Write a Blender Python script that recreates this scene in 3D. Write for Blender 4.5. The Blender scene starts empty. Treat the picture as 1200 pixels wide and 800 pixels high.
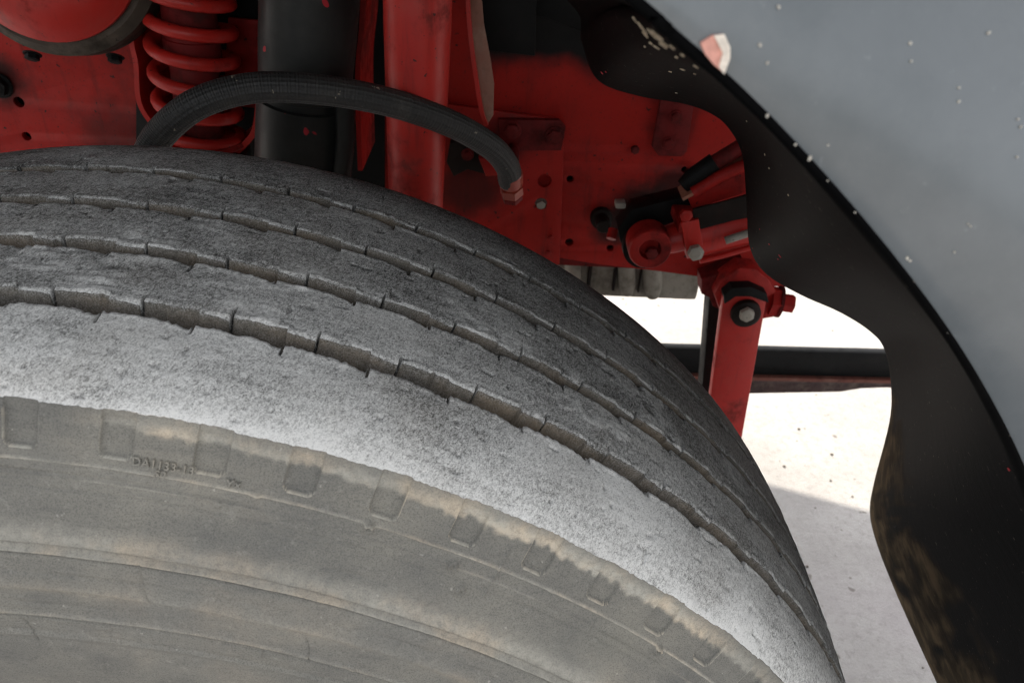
import bpy, bmesh, math, random
import numpy as np
from mathutils import Vector, Matrix
from mathutils.bvhtree import BVHTree

SC = bpy.context.scene
COL = SC.collection
AX = 0.52                                   # axle height above the ground

# ------------------------------------------------------------------ camera
CAM = np.array([0.22169, -0.23109, 0.69591 + AX])
YAW, PIT, ROLL, FPX = 0.02693, 0.60289, 0.05726, 901.13
_f = np.array([math.sin(YAW)*math.cos(PIT), math.cos(YAW)*math.cos(PIT), -math.sin(PIT)])
_r0 = np.array([math.cos(YAW), -math.sin(YAW), 0.0]); _u0 = np.cross(_r0, _f)
CR = _r0*math.cos(ROLL) + _u0*math.sin(ROLL)
CU = -_r0*math.sin(ROLL) + _u0*math.cos(ROLL)
cd = bpy.data.cameras.new('camera'); cam = bpy.data.objects.new('camera', cd); COL.objects.link(cam)
m = Matrix(((CR[0], CU[0], -_f[0], CAM[0]), (CR[1], CU[1], -_f[1], CAM[1]), (CR[2], CU[2], -_f[2], CAM[2]), (0, 0, 0, 1)))
cam.matrix_world = m
cd.sensor_width = 36.0; cd.lens = FPX/1200*36.0
cd.clip_start = 0.01; cd.clip_end = 500
cd.dof.use_dof = True; cd.dof.focus_distance = 0.46; cd.dof.aperture_fstop = 15.0
SC.camera = cam

# ------------------------------------------------------------------ sky, sun, exposure
SUN_EL, SUN_AZ = math.radians(45), math.radians(4)      # azimuth from +Y towards +X
W = bpy.data.worlds.new('World'); SC.world = W; W.use_nodes = True
nt = W.node_tree; nt.nodes.clear()
sky = nt.nodes.new('ShaderNodeTexSky'); sky.sky_type = 'NISHITA'; sky.sun_disc = False
sky.sun_elevation = SUN_EL; sky.sun_rotation = SUN_AZ
sky.air_density = 1.0; sky.dust_density = 3.0; sky.ozone_density = 1.0
hs = nt.nodes.new('ShaderNodeHueSaturation'); hs.inputs['Saturation'].default_value = 0.14
bg = nt.nodes.new('ShaderNodeBackground'); bg.inputs['Strength'].default_value = 0.15
wo = nt.nodes.new('ShaderNodeOutputWorld')
nt.links.new(sky.outputs[0], hs.inputs['Color']); nt.links.new(hs.outputs[0], bg.inputs['Color']); nt.links.new(bg.outputs[0], wo.inputs[0])
ld = bpy.data.lights.new('sun', 'SUN'); ld.energy = 2.7; ld.angle = math.radians(0.5); ld.color = (1.0, 0.92, 0.78)
sun = bpy.data.objects.new('sun', ld); COL.objects.link(sun)
sd = Vector((math.sin(SUN_AZ)*math.cos(SUN_EL), math.cos(SUN_AZ)*math.cos(SUN_EL), math.sin(SUN_EL)))
sun.rotation_euler = sd.to_track_quat('Z', 'Y').to_euler(); sun.location = sd*8
vs = SC.view_settings
vs.view_transform = 'Standard'; vs.look = 'None'; vs.gamma = 1.0; vs.use_curve_mapping = False
vs.exposure = 1.62
SC.cycles.max_bounces = 8; SC.cycles.diffuse_bounces = 5
SC.cycles.use_denoising = True
SC.cycles.pixel_filter_type = 'BLACKMAN_HARRIS'; SC.cycles.filter_width = 1.1

# ------------------------------------------------------------------ helpers
def ray(px, py): return _f + CR*(px-600)/FPX + CU*(400-py)/FPX
def P(px, py, Y):                           # pixel -> point on the upright plane y = Y
    d = ray(px, py); t = (Y-CAM[1])/d[1]; return Vector(CAM + t*d)
def ppm(px, py, Y):                         # pixels per metre there
    d = ray(px, py); return FPX/((Y-CAM[1])/d[1])

def link(name, me, mat=None, parent=None, label=None, cat=None, kind=None):
    o = bpy.data.objects.new(name, me); COL.objects.link(o)
    if mat is not None and me is not None and not me.materials: me.materials.append(mat)
    if parent is not None: o.parent = parent
    if label: o['label'] = label
    if cat: o['category'] = cat
    if kind: o['kind'] = kind
    return o
def smooth(me, on=True):
    me.polygons.foreach_set('use_smooth', [on]*len(me.polygons)); return me
def mesh(name, v, f, sm=False):
    me = bpy.data.meshes.new(name); me.from_pydata([tuple(x) for x in v], [], f); me.update()
    if sm: smooth(me)
    return me
def frombm(name, bm, sm=False):
    me = bpy.data.meshes.new(name); bmesh.ops.recalc_face_normals(bm, faces=bm.faces); bm.to_mesh(me); bm.free()
    if sm: smooth(me)
    return me
def autosmooth(me, deg=35):
    smooth(me); me.set_sharp_from_angle(angle=math.radians(deg)); return me

def catmull(pts, n):
    pts = [np.array(p, float) for p in pts]; out = []
    q = [2*pts[0]-pts[1]] + pts + [2*pts[-1]-pts[-2]]
    for i in range(1, len(q)-2):
        a, b, c, d = q[i-1], q[i], q[i+1], q[i+2]
        for k in range(n):
            t = k/n
            out.append(.5*((2*b)+(c-a)*t+(2*a-5*b+4*c-d)*t*t+(3*b-a-3*c+d)*t**3))
    out.append(pts[-1]); return np.array(out)

def tube(name, path, rad, seg=20, cap=True):
    path = [Vector(p) for p in path]; n = len(path)
    rad = [rad]*n if np.isscalar(rad) else list(rad)
    v, f = [], []; t0 = (path[1]-path[0]).normalized()
    a = t0.orthogonal().normalized()
    for i in range(n):
        t = (path[min(i+1, n-1)]-path[max(i-1, 0)]).normalized()
        a = (a - t*a.dot(t)).normalized(); b = t.cross(a)
        for k in range(seg):
            w = 2*math.pi*k/seg; v.append(path[i] + (a*math.cos(w)+b*math.sin(w))*rad[i])
    for i in range(n-1):
        for k in range(seg):
            k2 = (k+1) % seg; f.append((i*seg+k, i*seg+k2, (i+1)*seg+k2, (i+1)*seg+k))
    if cap: f.append(tuple(range(seg-1, -1, -1))); f.append(tuple((n-1)*seg+k for k in range(seg)))
    return autosmooth(mesh(name, v, f), 40)

def lathe(name, prof, p0, axis, seg=32):    # prof: list of (distance along the axis, radius)
    axis = Vector(axis).normalized(); p0 = Vector(p0)
    a = axis.orthogonal().normalized(); b = axis.cross(a); v, f = [], []
    for (h, r) in prof:
        for k in range(seg):
            w = 2*math.pi*k/seg; v.append(p0 + axis*h + (a*math.cos(w)+b*math.sin(w))*max(r, 1e-5))
    for i in range(len(prof)-1):
        for k in range(seg):
            k2 = (k+1) % seg; f.append((i*seg+k, i*seg+k2, (i+1)*seg+k2, (i+1)*seg+k))
    f.append(tuple(range(seg-1, -1, -1))); f.append(tuple((len(prof)-1)*seg+k for k in range(seg)))
    return autosmooth(mesh(name, v, f), 35)

def plate(name, outline, Y, thick, holes=(), px=True, bev=0.0008):
    """a flat sheet in the upright plane y = Y (its front face), outline and holes in pixels or (x, z) metres"""
    cu = bpy.data.curves.new(name, 'CURVE'); cu.dimensions = '2D'; cu.fill_mode = 'BOTH'
    cu.extrude = max(thick/2-bev, 1e-4); cu.bevel_depth = bev; cu.bevel_resolution = 1
    def spl(pts):
        s = cu.splines.new('POLY'); s.points.add(len(pts)-1)
        for p, q in zip(s.points, pts): p.co = (q[0], q[1], 0, 1)
        s.use_cyclic_u = True
    def w(p):
        if px: q = P(p[0], p[1], Y); return (q.x, q.z)
        return p
    spl([w(p) for p in outline])
    for h in holes:
        c = w(h[:2]); r = h[2]/ppm(h[0], h[1], Y) if px else h[2]
        spl([(c[0]+r*math.cos(2*math.pi*k/18), c[1]+r*math.sin(2*math.pi*k/18)) for k in range(18)])
    o = bpy.data.objects.new(name, cu); COL.objects.link(o)
    dg = bpy.context.evaluated_depsgraph_get(); me = bpy.data.meshes.new_from_object(o.evaluated_get(dg))
    bpy.data.objects.remove(o); bpy.data.curves.remove(cu); me.name = name; me.materials.clear()
    n = len(me.vertices); co = np.empty(n*3); me.vertices.foreach_get('co', co); co = co.reshape(-1, 3)
    new = np.stack([co[:, 0], Y + thick/2 - co[:, 2], co[:, 1]], 1); me.vertices.foreach_set('co', new.ravel())
    bm = bmesh.new(); bm.from_mesh(me); bmesh.ops.remove_doubles(bm, verts=bm.verts, dist=1e-5)
    bmesh.ops.recalc_face_normals(bm, faces=bm.faces); bm.to_mesh(me); bm.free(); me.update()
    return autosmooth(me, 30)

def ribbon(name, path, across, thick):      # a flat bar that follows PATH; across: Vector or list; thick in the third direction
    path = [Vector(p) for p in path]; n = len(path); v, f = [], []
    ac = across if isinstance(across, list) else [across]*n
    for i in range(n):
        t = (path[min(i+1, n-1)]-path[max(i-1, 0)]).normalized(); a = Vector(ac[i]); b = t.cross(a).normalized()*thick*.5
        v += [path[i]+b, path[i]+a+b, path[i]+a-b, path[i]-b]
    for i in range(n-1):
        for k in range(4): k2 = (k+1) % 4; f.append((i*4+k, i*4+k2, i*4+4+k2, i*4+4+k))
    f += [(3, 2, 1, 0), tuple((n-1)*4+k for k in range(4))]
    me = mesh(name, v, f)
    bm = bmesh.new(); bm.from_mesh(me); bmesh.ops.recalc_face_normals(bm, faces=bm.faces); bm.to_mesh(me); bm.free()
    return autosmooth(me, 40)

def boxmesh(name, lo, hi, bev=0.003):
    bm = bmesh.new(); bmesh.ops.create_cube(bm, size=1)
    for v in bm.verts: v.co = Vector([(lo[i]+hi[i])/2 + v.co[i]*(hi[i]-lo[i]) for i in range(3)])
    if bev: bmesh.ops.bevel(bm, geom=bm.edges[:], offset=bev, segments=2, affect='EDGES', profile=.5)
    return autosmooth(frombm(name, bm), 40)

_bolt = {}
def bolt(px, py, Y, rpx, mat, parent, dirn=(0, -1, 0), h=.7, name='bolt', washer=True):
    """hex head on a washer, facing DIRN"""
    key = (washer, round(h, 2))
    if key not in _bolt:
        bm = bmesh.new()
        if washer:
            g = bmesh.ops.create_cone(bm, cap_ends=True, segments=20, radius1=1.28, radius2=1.22, depth=.22); 
            for v in g['verts']: v.co.z += .11
        g = bmesh.ops.create_cone(bm, cap_ends=True, segments=6, radius1=1, radius2=1, depth=h)
        for v in g['verts']: v.co.z += .2 + h/2
        g = bmesh.ops.create_cone(bm, cap_ends=True, segments=16, radius1=.8, radius2=.55, depth=.1)
        for v in g['verts']: v.co.z += .2 + h + .05
        me = frombm('bolt', bm); bm = bmesh.new(); bm.from_mesh(me)
        bmesh.ops.bevel(bm, geom=bm.edges[:], offset=.05, segments=1, affect='EDGES'); bm.to_mesh(me); bm.free()
        _bolt[key] = me
    c = P(px, py, Y); r = rpx/ppm(px, py, Y)
    me = _bolt[key]
    k2 = key + (mat.name,)
    if k2 not in _bolt: _bolt[k2] = me.copy(); _bolt[k2].materials.append(mat)
    o = bpy.data.objects.new(name, _bolt[k2]); COL.objects.link(o); o.parent = parent
    q = Vector(dirn).to_track_quat('Z', 'Y') @ Matrix.Rotation(random.random()*6, 3, 'Z').to_quaternion()
    o.matrix_basis = Matrix.LocRotScale(c, q, (r, r, r)); return o

# ---- value noise in numpy
def vnoise(x, y, seed):
    rs = np.random.RandomState(seed); T = rs.rand(256, 256)
    x, y = np.broadcast_arrays(x, y)
    xi = np.floor(x).astype(int); yi = np.floor(y).astype(int); fx = x-xi; fy = y-yi
    fx = fx*fx*(3-2*fx); fy = fy*fy*(3-2*fy)
    a = T[xi & 255, yi & 255]; b = T[(xi+1) & 255, yi & 255]; c = T[xi & 255, (yi+1) & 255]; d = T[(xi+1) & 255, (yi+1) & 255]
    return (a*(1-fx)+b*fx)*(1-fy) + (c*(1-fx)+d*fx)*fy
def fbm(x, y, seed, octv=3):
    s = 0; a = 1; t = 0
    for k in range(octv): s = s + a*vnoise(x*2**k + 17.3*k, y*2**k + 5.1*k, seed+k); t += a; a *= .5
    return s/t
def sstep(a, b, x): t = np.clip((x-a)/(b-a), 0, 1); return t*t*(3-2*t)

# ------------------------------------------------------------------ materials
def newmat(name):
    M = bpy.data.materials.new(name); M.use_nodes = True; t = M.node_tree
    return M, t, t.nodes['Principled BSDF']
class N:
    def __init__(s, t): s.t = t
    def add(s, typ, **kw):
        n = s.t.nodes.new(typ)
        for k, v in kw.items(): setattr(n, k, v)
        return n
    def noise(s, scale, detail=4, rough=.6, coord=None, vec=None, dist=0):
        n = s.add('ShaderNodeTexNoise'); n.inputs['Scale'].default_value = scale; n.inputs['Detail'].default_value = detail
        n.inputs['Roughness'].default_value = rough; n.inputs['Distortion'].default_value = dist
        s.t.links.new(vec if vec is not None else s.pos(), n.inputs['Vector']); return n.outputs['Fac']
    def pos(s):
        if not hasattr(s, '_p'): s._p = s.add('ShaderNodeNewGeometry').outputs['Position']
        return s._p
    def obj(s):
        if not hasattr(s, '_o'): s._o = s.add('ShaderNodeTexCoord').outputs['Object']
        return s._o
    def scaled(s, sx, sy, sz):
        n = s.add('ShaderNodeVectorMath', operation='MULTIPLY'); s.t.links.new(s.pos(), n.inputs[0]); n.inputs[1].default_value = (sx, sy, sz); return n.outputs[0]
    def ramp(s, x, a, b, lo=0., hi=1.):
        n = s.add('ShaderNodeMapRange', interpolation_type='SMOOTHSTEP'); s.t.links.new(x, n.inputs[0])
        n.inputs[1].default_value = a; n.inputs[2].default_value = b; n.inputs[3].default_value = lo; n.inputs[4].default_value = hi; return n.outputs[0]
    def math(s, op, a, b=None):
        n = s.add('ShaderNodeMath', operation=op)
        for i, q in enumerate((a, b)):
            if q is None: continue
            if isinstance(q, (int, float)): n.inputs[i].default_value = q
            else: s.t.links.new(q, n.inputs[i])
        return n.outputs[0]
    def mix(s, fac, a, b):
        n = s.add('ShaderNodeMix', data_type='RGBA')
        for i, q in ((0, fac), (6, a), (7, b)):
            if isinstance(q, (int, float)): n.inputs[i].default_value = q
            elif isinstance(q, tuple): n.inputs[i].default_value = (*q, 1)
            else: s.t.links.new(q, n.inputs[i])
        return n.outputs[2]
    def attr(s, nm): return s.add('ShaderNodeAttribute', attribute_name=nm).outputs['Fac']
    def bump(s, h, strength, dist, prev=None):
        n = s.add('ShaderNodeBump'); n.inputs['Strength'].default_value = strength; n.inputs['Distance'].default_value = dist
        s.t.links.new(h, n.inputs['Height'])
        if prev is not None: s.t.links.new(prev, n.inputs['Normal'])
        return n.outputs[0]
    def sep(s):
        n = s.add('ShaderNodeSeparateXYZ'); s.t.links.new(s.pos(), n.inputs[0]); return n.outputs

def paint(name, base, dirt=(.035, .026, .02), dirt_amt=.45, rough=.42, dust=(.24, .19, .15), dust_amt=.15, spec=.5, chips=None, seed=0):
    M, t, b = newmat(name); n = N(t); L = t.links.new
    big = n.noise(9+seed, 5, .65); fine = n.noise(70, 4, .7); grit = n.noise(420, 3, .7)
    d = n.ramp(n.math('ADD', n.math('MULTIPLY', big, .7), n.math('MULTIPLY', fine, .3)), .62-.28*dirt_amt, .74-.1*dirt_amt)
    c = n.mix(n.math('MULTIPLY', d, .75), base, dirt)
    c = n.mix(n.ramp(n.noise(28, 6, .7), .45, .8, 0, dust_amt*2), c, dust)
    c = n.mix(n.ramp(grit, .62, .72, 0, .35), c, dirt)
    st = n.noise(1, 4, .65, vec=n.scaled(75, 75, 9))
    c = n.mix(n.ramp(st, .55, .78, 0, .45), c, dirt)
    c = n.mix(n.ramp(n.noise(190, 2, .5), .715, .735, 0, .85), c, dirt)
    if chips: c = n.mix(n.ramp(n.noise(55, 2, .5), .70, .72), c, chips)
    L(c, b.inputs['Base Color'])
    L(n.ramp(n.math('ADD', fine, d), .3, 1.4, rough, min(1, rough+.4)), b.inputs['Roughness'])
    b.inputs['Specular IOR Level'].default_value = spec
    L(n.bump(grit, .12, .0006, n.bump(fine, .12, .002)), b.inputs['Normal'])
    return M

RED = paint('red_chassis_paint', (.33, .012, .009), dirt=(.014, .008, .007), dirt_amt=.65, dust=(.10, .05, .04), dust_amt=.07, spec=.22)
RED2 = paint('red_chassis_paint_clean', (.42, .016, .011), dirt=(.03, .010, .009), dirt_amt=.3, rough=.40, dust=(.2, .1, .08), dust_amt=.10, spec=.35, seed=3)
REDIRTY = paint('red_chassis_paint_grimy', (.15, .008, .008), dirt=(.012, .008, .007), dust=(.06, .035, .03), spec=.2, dirt_amt=.75, rough=.55, seed=5)
GREASE_SHADE = paint('black_grease_and_gap_shade', (.010, .007, .006), dirt=(.03, .012, .010), dirt_amt=.35, rough=.5, spec=.15, dust=(.05, .03, .025), dust_amt=.1, seed=9)  # real grease, also the painted shade of the ram gap and sump slots
BLACK = paint('black_chassis_paint', (.0065, .0068, .007), dirt=(.010, .009, .008), dirt_amt=.3, rough=.5, dust=(.03, .027, .024), dust_amt=.10, spec=.12, seed=2)
STEEL = paint('worn_steel', (.30, .28, .24), dirt=(.06, .05, .04), dirt_amt=.35, rough=.45, seed=4)
ALU = paint('cast_aluminium', (.20, .185, .155), dirt=(.05, .042, .032), dirt_amt=.7, rough=.6, seed=6)

# frame red with the black overspray along its upper edge
def frame_mat():
    M, t, b = newmat('frame_paint_with_black_overspray'); n = N(t); L = t.links.new
    s = n.sep()
    big = n.noise(8, 5, .65); fine = n.noise(70, 4, .7); grit = n.noise(420, 3, .7)
    c = n.mix(n.ramp(big, .48, .75, 0, .7), (.34, .013, .009), (.10, .007, .006))
    c = n.mix(n.ramp(n.noise(30, 6, .7), .52, .8, 0, .22), c, (.05, .022, .018)); b.inputs['Specular IOR Level'].default_value = .2
    c = n.mix(n.ramp(grit, .58, .70, 0, .5), c, (.03, .012, .012))
    c = n.mix(n.ramp(n.noise(1, 4, .65, vec=n.scaled(60, 60, 8)), .52, .78, 0, .5), c, (.03, .010, .009))
    c = n.mix(n.ramp(n.noise(150, 2, .5), .71, .73, 0, .9), c, (.02, .012, .011))
    def dark_patch(c, p, rad, col, amt):
        v = n.add('ShaderNodeVectorMath', operation='DISTANCE'); L(n.pos(), v.inputs[0]); v.inputs[1].default_value = tuple(p)
        return n.mix(n.ramp(n.math('ADD', v.outputs['Value'], n.math('MULTIPLY', n.math('SUBTRACT', n.noise(24, 4, .6), .5), rad*.9)), rad*.35, rad, amt, 0), c, col)
    for (a, b_, rd, am) in ((750, 248, .060, .9), (790, 225, .050, .85), (715, 268, .035, .85), (550, 215, .06, .75), (600, 160, .04, .5), (790, 150, .04, .5), (150, 170, .08, .6), (0, 95, .04, .9), (320, 120, .10, .8)):
        c = dark_patch(c, P(a, b_, .67), rd, (.010, .0065, .006), am)  # near-black round patches with noisy edges at fixed points
    # boundary climbs down towards the front
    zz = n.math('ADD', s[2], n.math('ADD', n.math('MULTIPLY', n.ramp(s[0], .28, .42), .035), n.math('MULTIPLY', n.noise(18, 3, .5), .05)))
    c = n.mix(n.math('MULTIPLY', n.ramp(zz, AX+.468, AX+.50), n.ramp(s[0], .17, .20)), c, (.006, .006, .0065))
    L(c, b.inputs['Base Color']); L(n.ramp(fine, .3, .8, .42, .75), b.inputs['Roughness'])
    L(n.bump(grit, .15, .0006, n.bump(n.noise(14, 2), .3, .004)), b.inputs['Normal'])
    return M
FRAME = frame_mat()

def rubber_mat():
    M, t, b = newmat('tyre_rubber'); n = N(t); L = t.links.new
    sc, du = n.attr('scuff'), n.attr('dust')
    g1 = n.noise(1500, 2, .7); g2 = n.noise(420, 3, .7); g3 = n.noise(38, 4, .6)
    v = n.math('ADD', sc, n.math('ADD', n.math('MULTIPLY', n.math('SUBTRACT', g1, .5), 1.5), n.math('MULTIPLY', n.math('SUBTRACT', g2, .5), .40)))
    v = n.math('ADD', v, n.math('MULTIPLY', n.math('SUBTRACT', g3, .5), .25))
    c = n.mix(n.ramp(v, -.25, 1.05), (.038, .0365, .0325), (.73, .725, .70))
    c = n.mix(n.math('MULTIPLY', du, n.ramp(n.math('ADD', g2, n.math('MULTIPLY', g1, .5)), .45, .95, .55, 1.0)), c, n.mix(n.ramp(n.noise(22, 4), .4, .65), (.150, .128, .100), (.215, .165, .112)))
    L(c, b.inputs['Base Color']); b.inputs['Roughness'].default_value = .8; b.inputs['Specular IOR Level'].default_value = .28
    L(n.bump(g1, .4, .0006, n.bump(g2, .2, .0012)), b.inputs['Normal'])
    return M
RUB = rubber_mat()
def side_mat():
    M, t, b = newmat('tyre_sidewall_rubber'); n = N(t); L = t.links.new
    du = n.attr('dust')  # real dust, plus painted highlights on rims and mould lines
    g1 = n.noise(1500, 2, .7); g2 = n.noise(260, 4, .7); g3 = n.noise(16, 5, .6)
    base = n.mix(n.ramp(g3, .30, .75), (.142, .140, .129), (.222, .212, .182))
    base = n.mix(n.ramp(g2, .55, .8, 0, .4), base, (.36, .35, .315))
    base = n.mix(n.ramp(g1, .34, .56, .5, 0), base, (.06, .06, .058))
    base = n.mix(n.ramp(n.noise(1, 5, .75, vec=n.scaled(40, 60, 420)), .5, .75, 0, .35), base, (.08, .08, .078))
    base = n.mix(n.ramp(n.noise(330, 2, .5), .73, .77, 0, .4), base, (.45, .43, .39))
    base = n.mix(n.ramp(n.noise(7, 3, .5), .55, .75, 0, .5), base, (.21, .205, .165))
    dc = n.mix(n.ramp(n.noise(30, 4), .4, .66), (.39, .375, .325), (.55, .46, .345))
    c = n.mix(n.math('MULTIPLY', du, n.ramp(n.math('ADD', g2, n.math('MULTIPLY', g1, .5)), .5, .95, .45, 1.0)), base, dc)
    L(c, b.inputs['Base Color']); b.inputs['Roughness'].default_value = .78; b.inputs['Specular IOR Level'].default_value = .25
    L(n.bump(g1, .3, .0005, n.bump(g2, .25, .001)), b.inputs['Normal'])
    return M
SIDE = side_mat()

def hose_mat():
    M, t, b = newmat('braided_hose_rubber'); n = N(t); L = t.links.new
    w = n.add('ShaderNodeTexNoise'); w.inputs['Scale'].default_value = 700; w.inputs['Detail'].default_value = 2
    L(n.pos(), w.inputs['Vector'])
    at = n.attr('weave')
    c = n.mix(n.ramp(n.noise(35, 5, .7), .45, .75), (.018, .0175, .017), (.038, .035, .031))
    c = n.mix(n.ramp(at, .6, 1., 0, .25), c, (.10, .09, .075))
    c = n.mix(n.ramp(n.noise(160, 2, .5), .72, .75, 0, .8), c, (.30, .26, .2))
    L(c, b.inputs['Base Color']); b.inputs['Roughness'].default_value = .62
    L(n.bump(at, .8, .0010, n.bump(w.outputs['Fac'], .3, .0005)), b.inputs['Normal'])
    return M
HOSE = hose_mat()

def duct_mat():
    M, t, b = newmat('black_duct_rubber'); n = N(t); L = t.links.new
    c = n.mix(n.ramp(n.noise(12, 5, .7), .4, .75), (.014, .0148, .0145), (.028, .0285, .027))
    c = n.mix(n.ramp(n.noise(60, 1, .4), .74, .755), c, (.35, .02, .03))
    L(c, b.inputs['Base Color']); L(n.ramp(n.noise(40, 4), .3, .7, .35, .6), b.inputs['Roughness']); b.inputs['Specular IOR Level'].default_value = .25
    L(n.bump(n.noise(300, 3), .15, .0006), b.inputs['Normal']); return M
DUCT = duct_mat()

def panel_mat():
    M, t, b = newmat('slate_grey_cab_paint'); n = N(t); L = t.links.new
    c = n.mix(n.ramp(n.noise(16, 6, .7), .32, .72), (.070, .083, .091), (.096, .110, .119))
    c = n.mix(n.ramp(n.noise(60, 4, .7), .5, .8, 0, .2), c, (.14, .15, .154))
    c = n.mix(n.ramp(n.noise(160, 3, .6), .66, .80, 0, .25), c, (.34, .36, .37))
    L(c, b.inputs['Base Color']); b.inputs['Roughness'].default_value = .34
    b.inputs['Coat Weight'].default_value = .5; b.inputs['Coat Roughness'].default_value = .16
    L(n.bump(n.noise(7, 3), .15, .01), b.inputs['Normal']); return M
PANEL = panel_mat()

def liner_mat():
    M, t, b = newmat('black_mudguard_with_dried_mud'); n = N(t); L = t.links.new
    s = n.sep(); at = n.attr('mud')
    g = n.noise(15, 7, .70, dist=.3, vec=n.scaled(.8, .5, .7)); f2 = n.noise(95, 5, .7, vec=n.scaled(1, .6, 1)); grit = n.noise(600, 3, .7)
    c = n.mix(n.ramp(n.noise(10, 4), .4, .7), (.0020, .0021, .0023), (.0038, .0038, .0038))
    c = n.mix(n.ramp(f2, .55, .85, 0, .25), c, (.010, .0095, .009)); b.inputs['Specular IOR Level'].default_value = .015
    k = n.math('ADD', n.math('MULTIPLY', g, .12), n.math('ADD', n.math('MULTIPLY', f2, .30), at))
    c = n.mix(n.ramp(k, .58, .94, 0, .75), c, n.mix(n.ramp(n.noise(35, 4), .4, .65), (.085, .070, .050), (.17, .13, .085)))
    c = n.mix(n.ramp(n.noise(330, 1, .4), .75, .77, 0, .6), c, (.14, .12, .10))
    L(c, b.inputs['Base Color']); L(n.ramp(k, .6, .9, .6, .95), b.inputs['Roughness'])
    L(n.bump(grit, .2, .0006, n.bump(f2, .2, .0015)), b.inputs['Normal']); return M
LINER = liner_mat()

def flat(name, col, rough=.7):
    M, t, b = newmat(name); n = N(t)
    t.links.new(n.mix(n.ramp(n.noise(350, 4, .7), .35, .7), tuple(x*.7 for x in col), col), b.inputs['Base Color'])
    b.inputs['Roughness'].default_value = rough; return M
CHIP = flat('beige_primer', (.36, .29, .20)); CHIPW = flat('pale_primer', (.80, .72, .62)); CHIPG = flat('chalky_primer', (.52, .49, .43)); CHIPP = flat('pink_primer', (.70, .34, .27)); CHIPR = flat('red_underpaint', (.42, .02, .03))
LETTER = SIDE

def ground_mat():
    M, t, b = newmat('pale_concrete'); n = N(t); L = t.links.new
    c = n.mix(n.ramp(n.noise(3.5, 6, .65), .35, .7), (.30, .284, .275), (.38, .362, .352))
    c = n.mix(n.ramp(n.noise(60, 6, .75), .45, .7, 0, .6), c, (.22, .205, .195))
    c = n.mix(n.ramp(n.noise(420, 3, .7), .55, .7, 0, .35), c, (.17, .155, .145))
    c = n.mix(n.ramp(n.noise(40, 2, .4), .70, .74, 0, .8), c, (.11, .095, .08))
    c = n.mix(n.ramp(n.noise(2.2, 3, .5), .55, .75, 0, .35), c, (.35, .31, .325))
    L(c, b.inputs['Base Color']); b.inputs['Roughness'].default_value = .85
    L(n.bump(n.noise(180, 5, .75), .7, .003), b.inputs['Normal']); return M

# ------------------------------------------------------------------ the setting
bm = bmesh.new(); bmesh.ops.create_grid(bm, x_segments=2, y_segments=2, size=150)
g = link('ground', frombm('ground', bm), ground_mat(), label='pale speckled concrete ground beneath the truck', cat='ground', kind='structure')

# ------------------------------------------------------------------ the truck
truck = link('truck', None, label='red-framed truck with a worn scuffed tyre under its slate grey wheel arch', cat='truck')
truck.location = (0, 0, 0)
def part(name, me, mat, label=None, parent=None, kind=None): return link(name, me, mat, parent or truck, label, None, kind)

# ---- tyre: a grid round the axle, fine where it faces the arch opening
R = 0.52
PITCH = 0.07399
TH0, TH1 = -0.62, 1.24
dth = 0.00135
SIPE0 = [0.05683, 0.0280, 0.0710, 0.0430]     # phase of the slits on the far side of each groove
SNEAR = -.025                                 # and, from those, on the near side
_t = [np.arange(TH0, TH1, dth)]
for _s in (SIPE0[0], SIPE0[1], SIPE0[2], SIPE0[0]+SNEAR, SIPE0[1]+SNEAR, 0.09254, 0.09254-.36*PITCH):
    _c = _s + PITCH*np.arange(-12, 20)
    for _o in (-.00075, -.00035, .00035, .00075): _t.append(_c+_o/R)
_t = np.unique(np.concatenate(_t)); _t = _t[(_t >= TH0) & (_t < TH1)]
_t = _t[np.concatenate([[True], np.diff(_t) > .00018])]
th = np.concatenate([_t, np.arange(TH1, TH0+2*math.pi, 0.02)])
NT = len(th)
dense = (th >= TH0) & (th < TH1)
u = th*R                                     # metres round the tread
YW = 0.25536
def crown(y):
    q = (y-YW/2)/(YW/2); return R - .008*q**2 - .010*np.clip(np.abs(q), 0, 1.2)**8
FAR = [0.05435, 0.09704, 0.14031, 0.18569]   # far edge of each groove
GW = [.0098, .0080, .0074, .0070]            # groove widths
GD = [.0115, .0110, .0105, .0100]
def phase(t, t0): return ((t-t0)/PITCH) % 1.0

def edge_far(k):                              # camera-facing wall of groove k
    ph = phase(th, SIPE0[k])
    e = FAR[k] + np.where(ph > .64, -.0014, 0.0) + .0006*np.clip((ph-.0)/.64, 0, 1)*(ph < .64)
    e = e + (vnoise(u*700, k*3.3, 50+k)-.5)*.0008 + (vnoise(u*60, k*7.1, 60+k)-.5)*.0006
    ch = vnoise(u*260, k*1.7, 70+k); e = e + np.clip(ch-.82, 0, 1)*.007
    return e
def edge_near(k):
    ph = phase(th, SIPE0[k]+SNEAR)
    e = FAR[k]-GW[k] - .0015*np.clip((ph-.55)/.42, 0, 1)**2*(ph < .97)
    e = e + (vnoise(u*700, k*5.3, 80+k)-.5)*.0010 + (vnoise(u*60, k*2.1, 90+k)-.5)*.0007
    ch = vnoise(u*260, k*4.7, 95+k); e = e - np.clip(ch-.82, 0, 1)*.007
    return e

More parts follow.
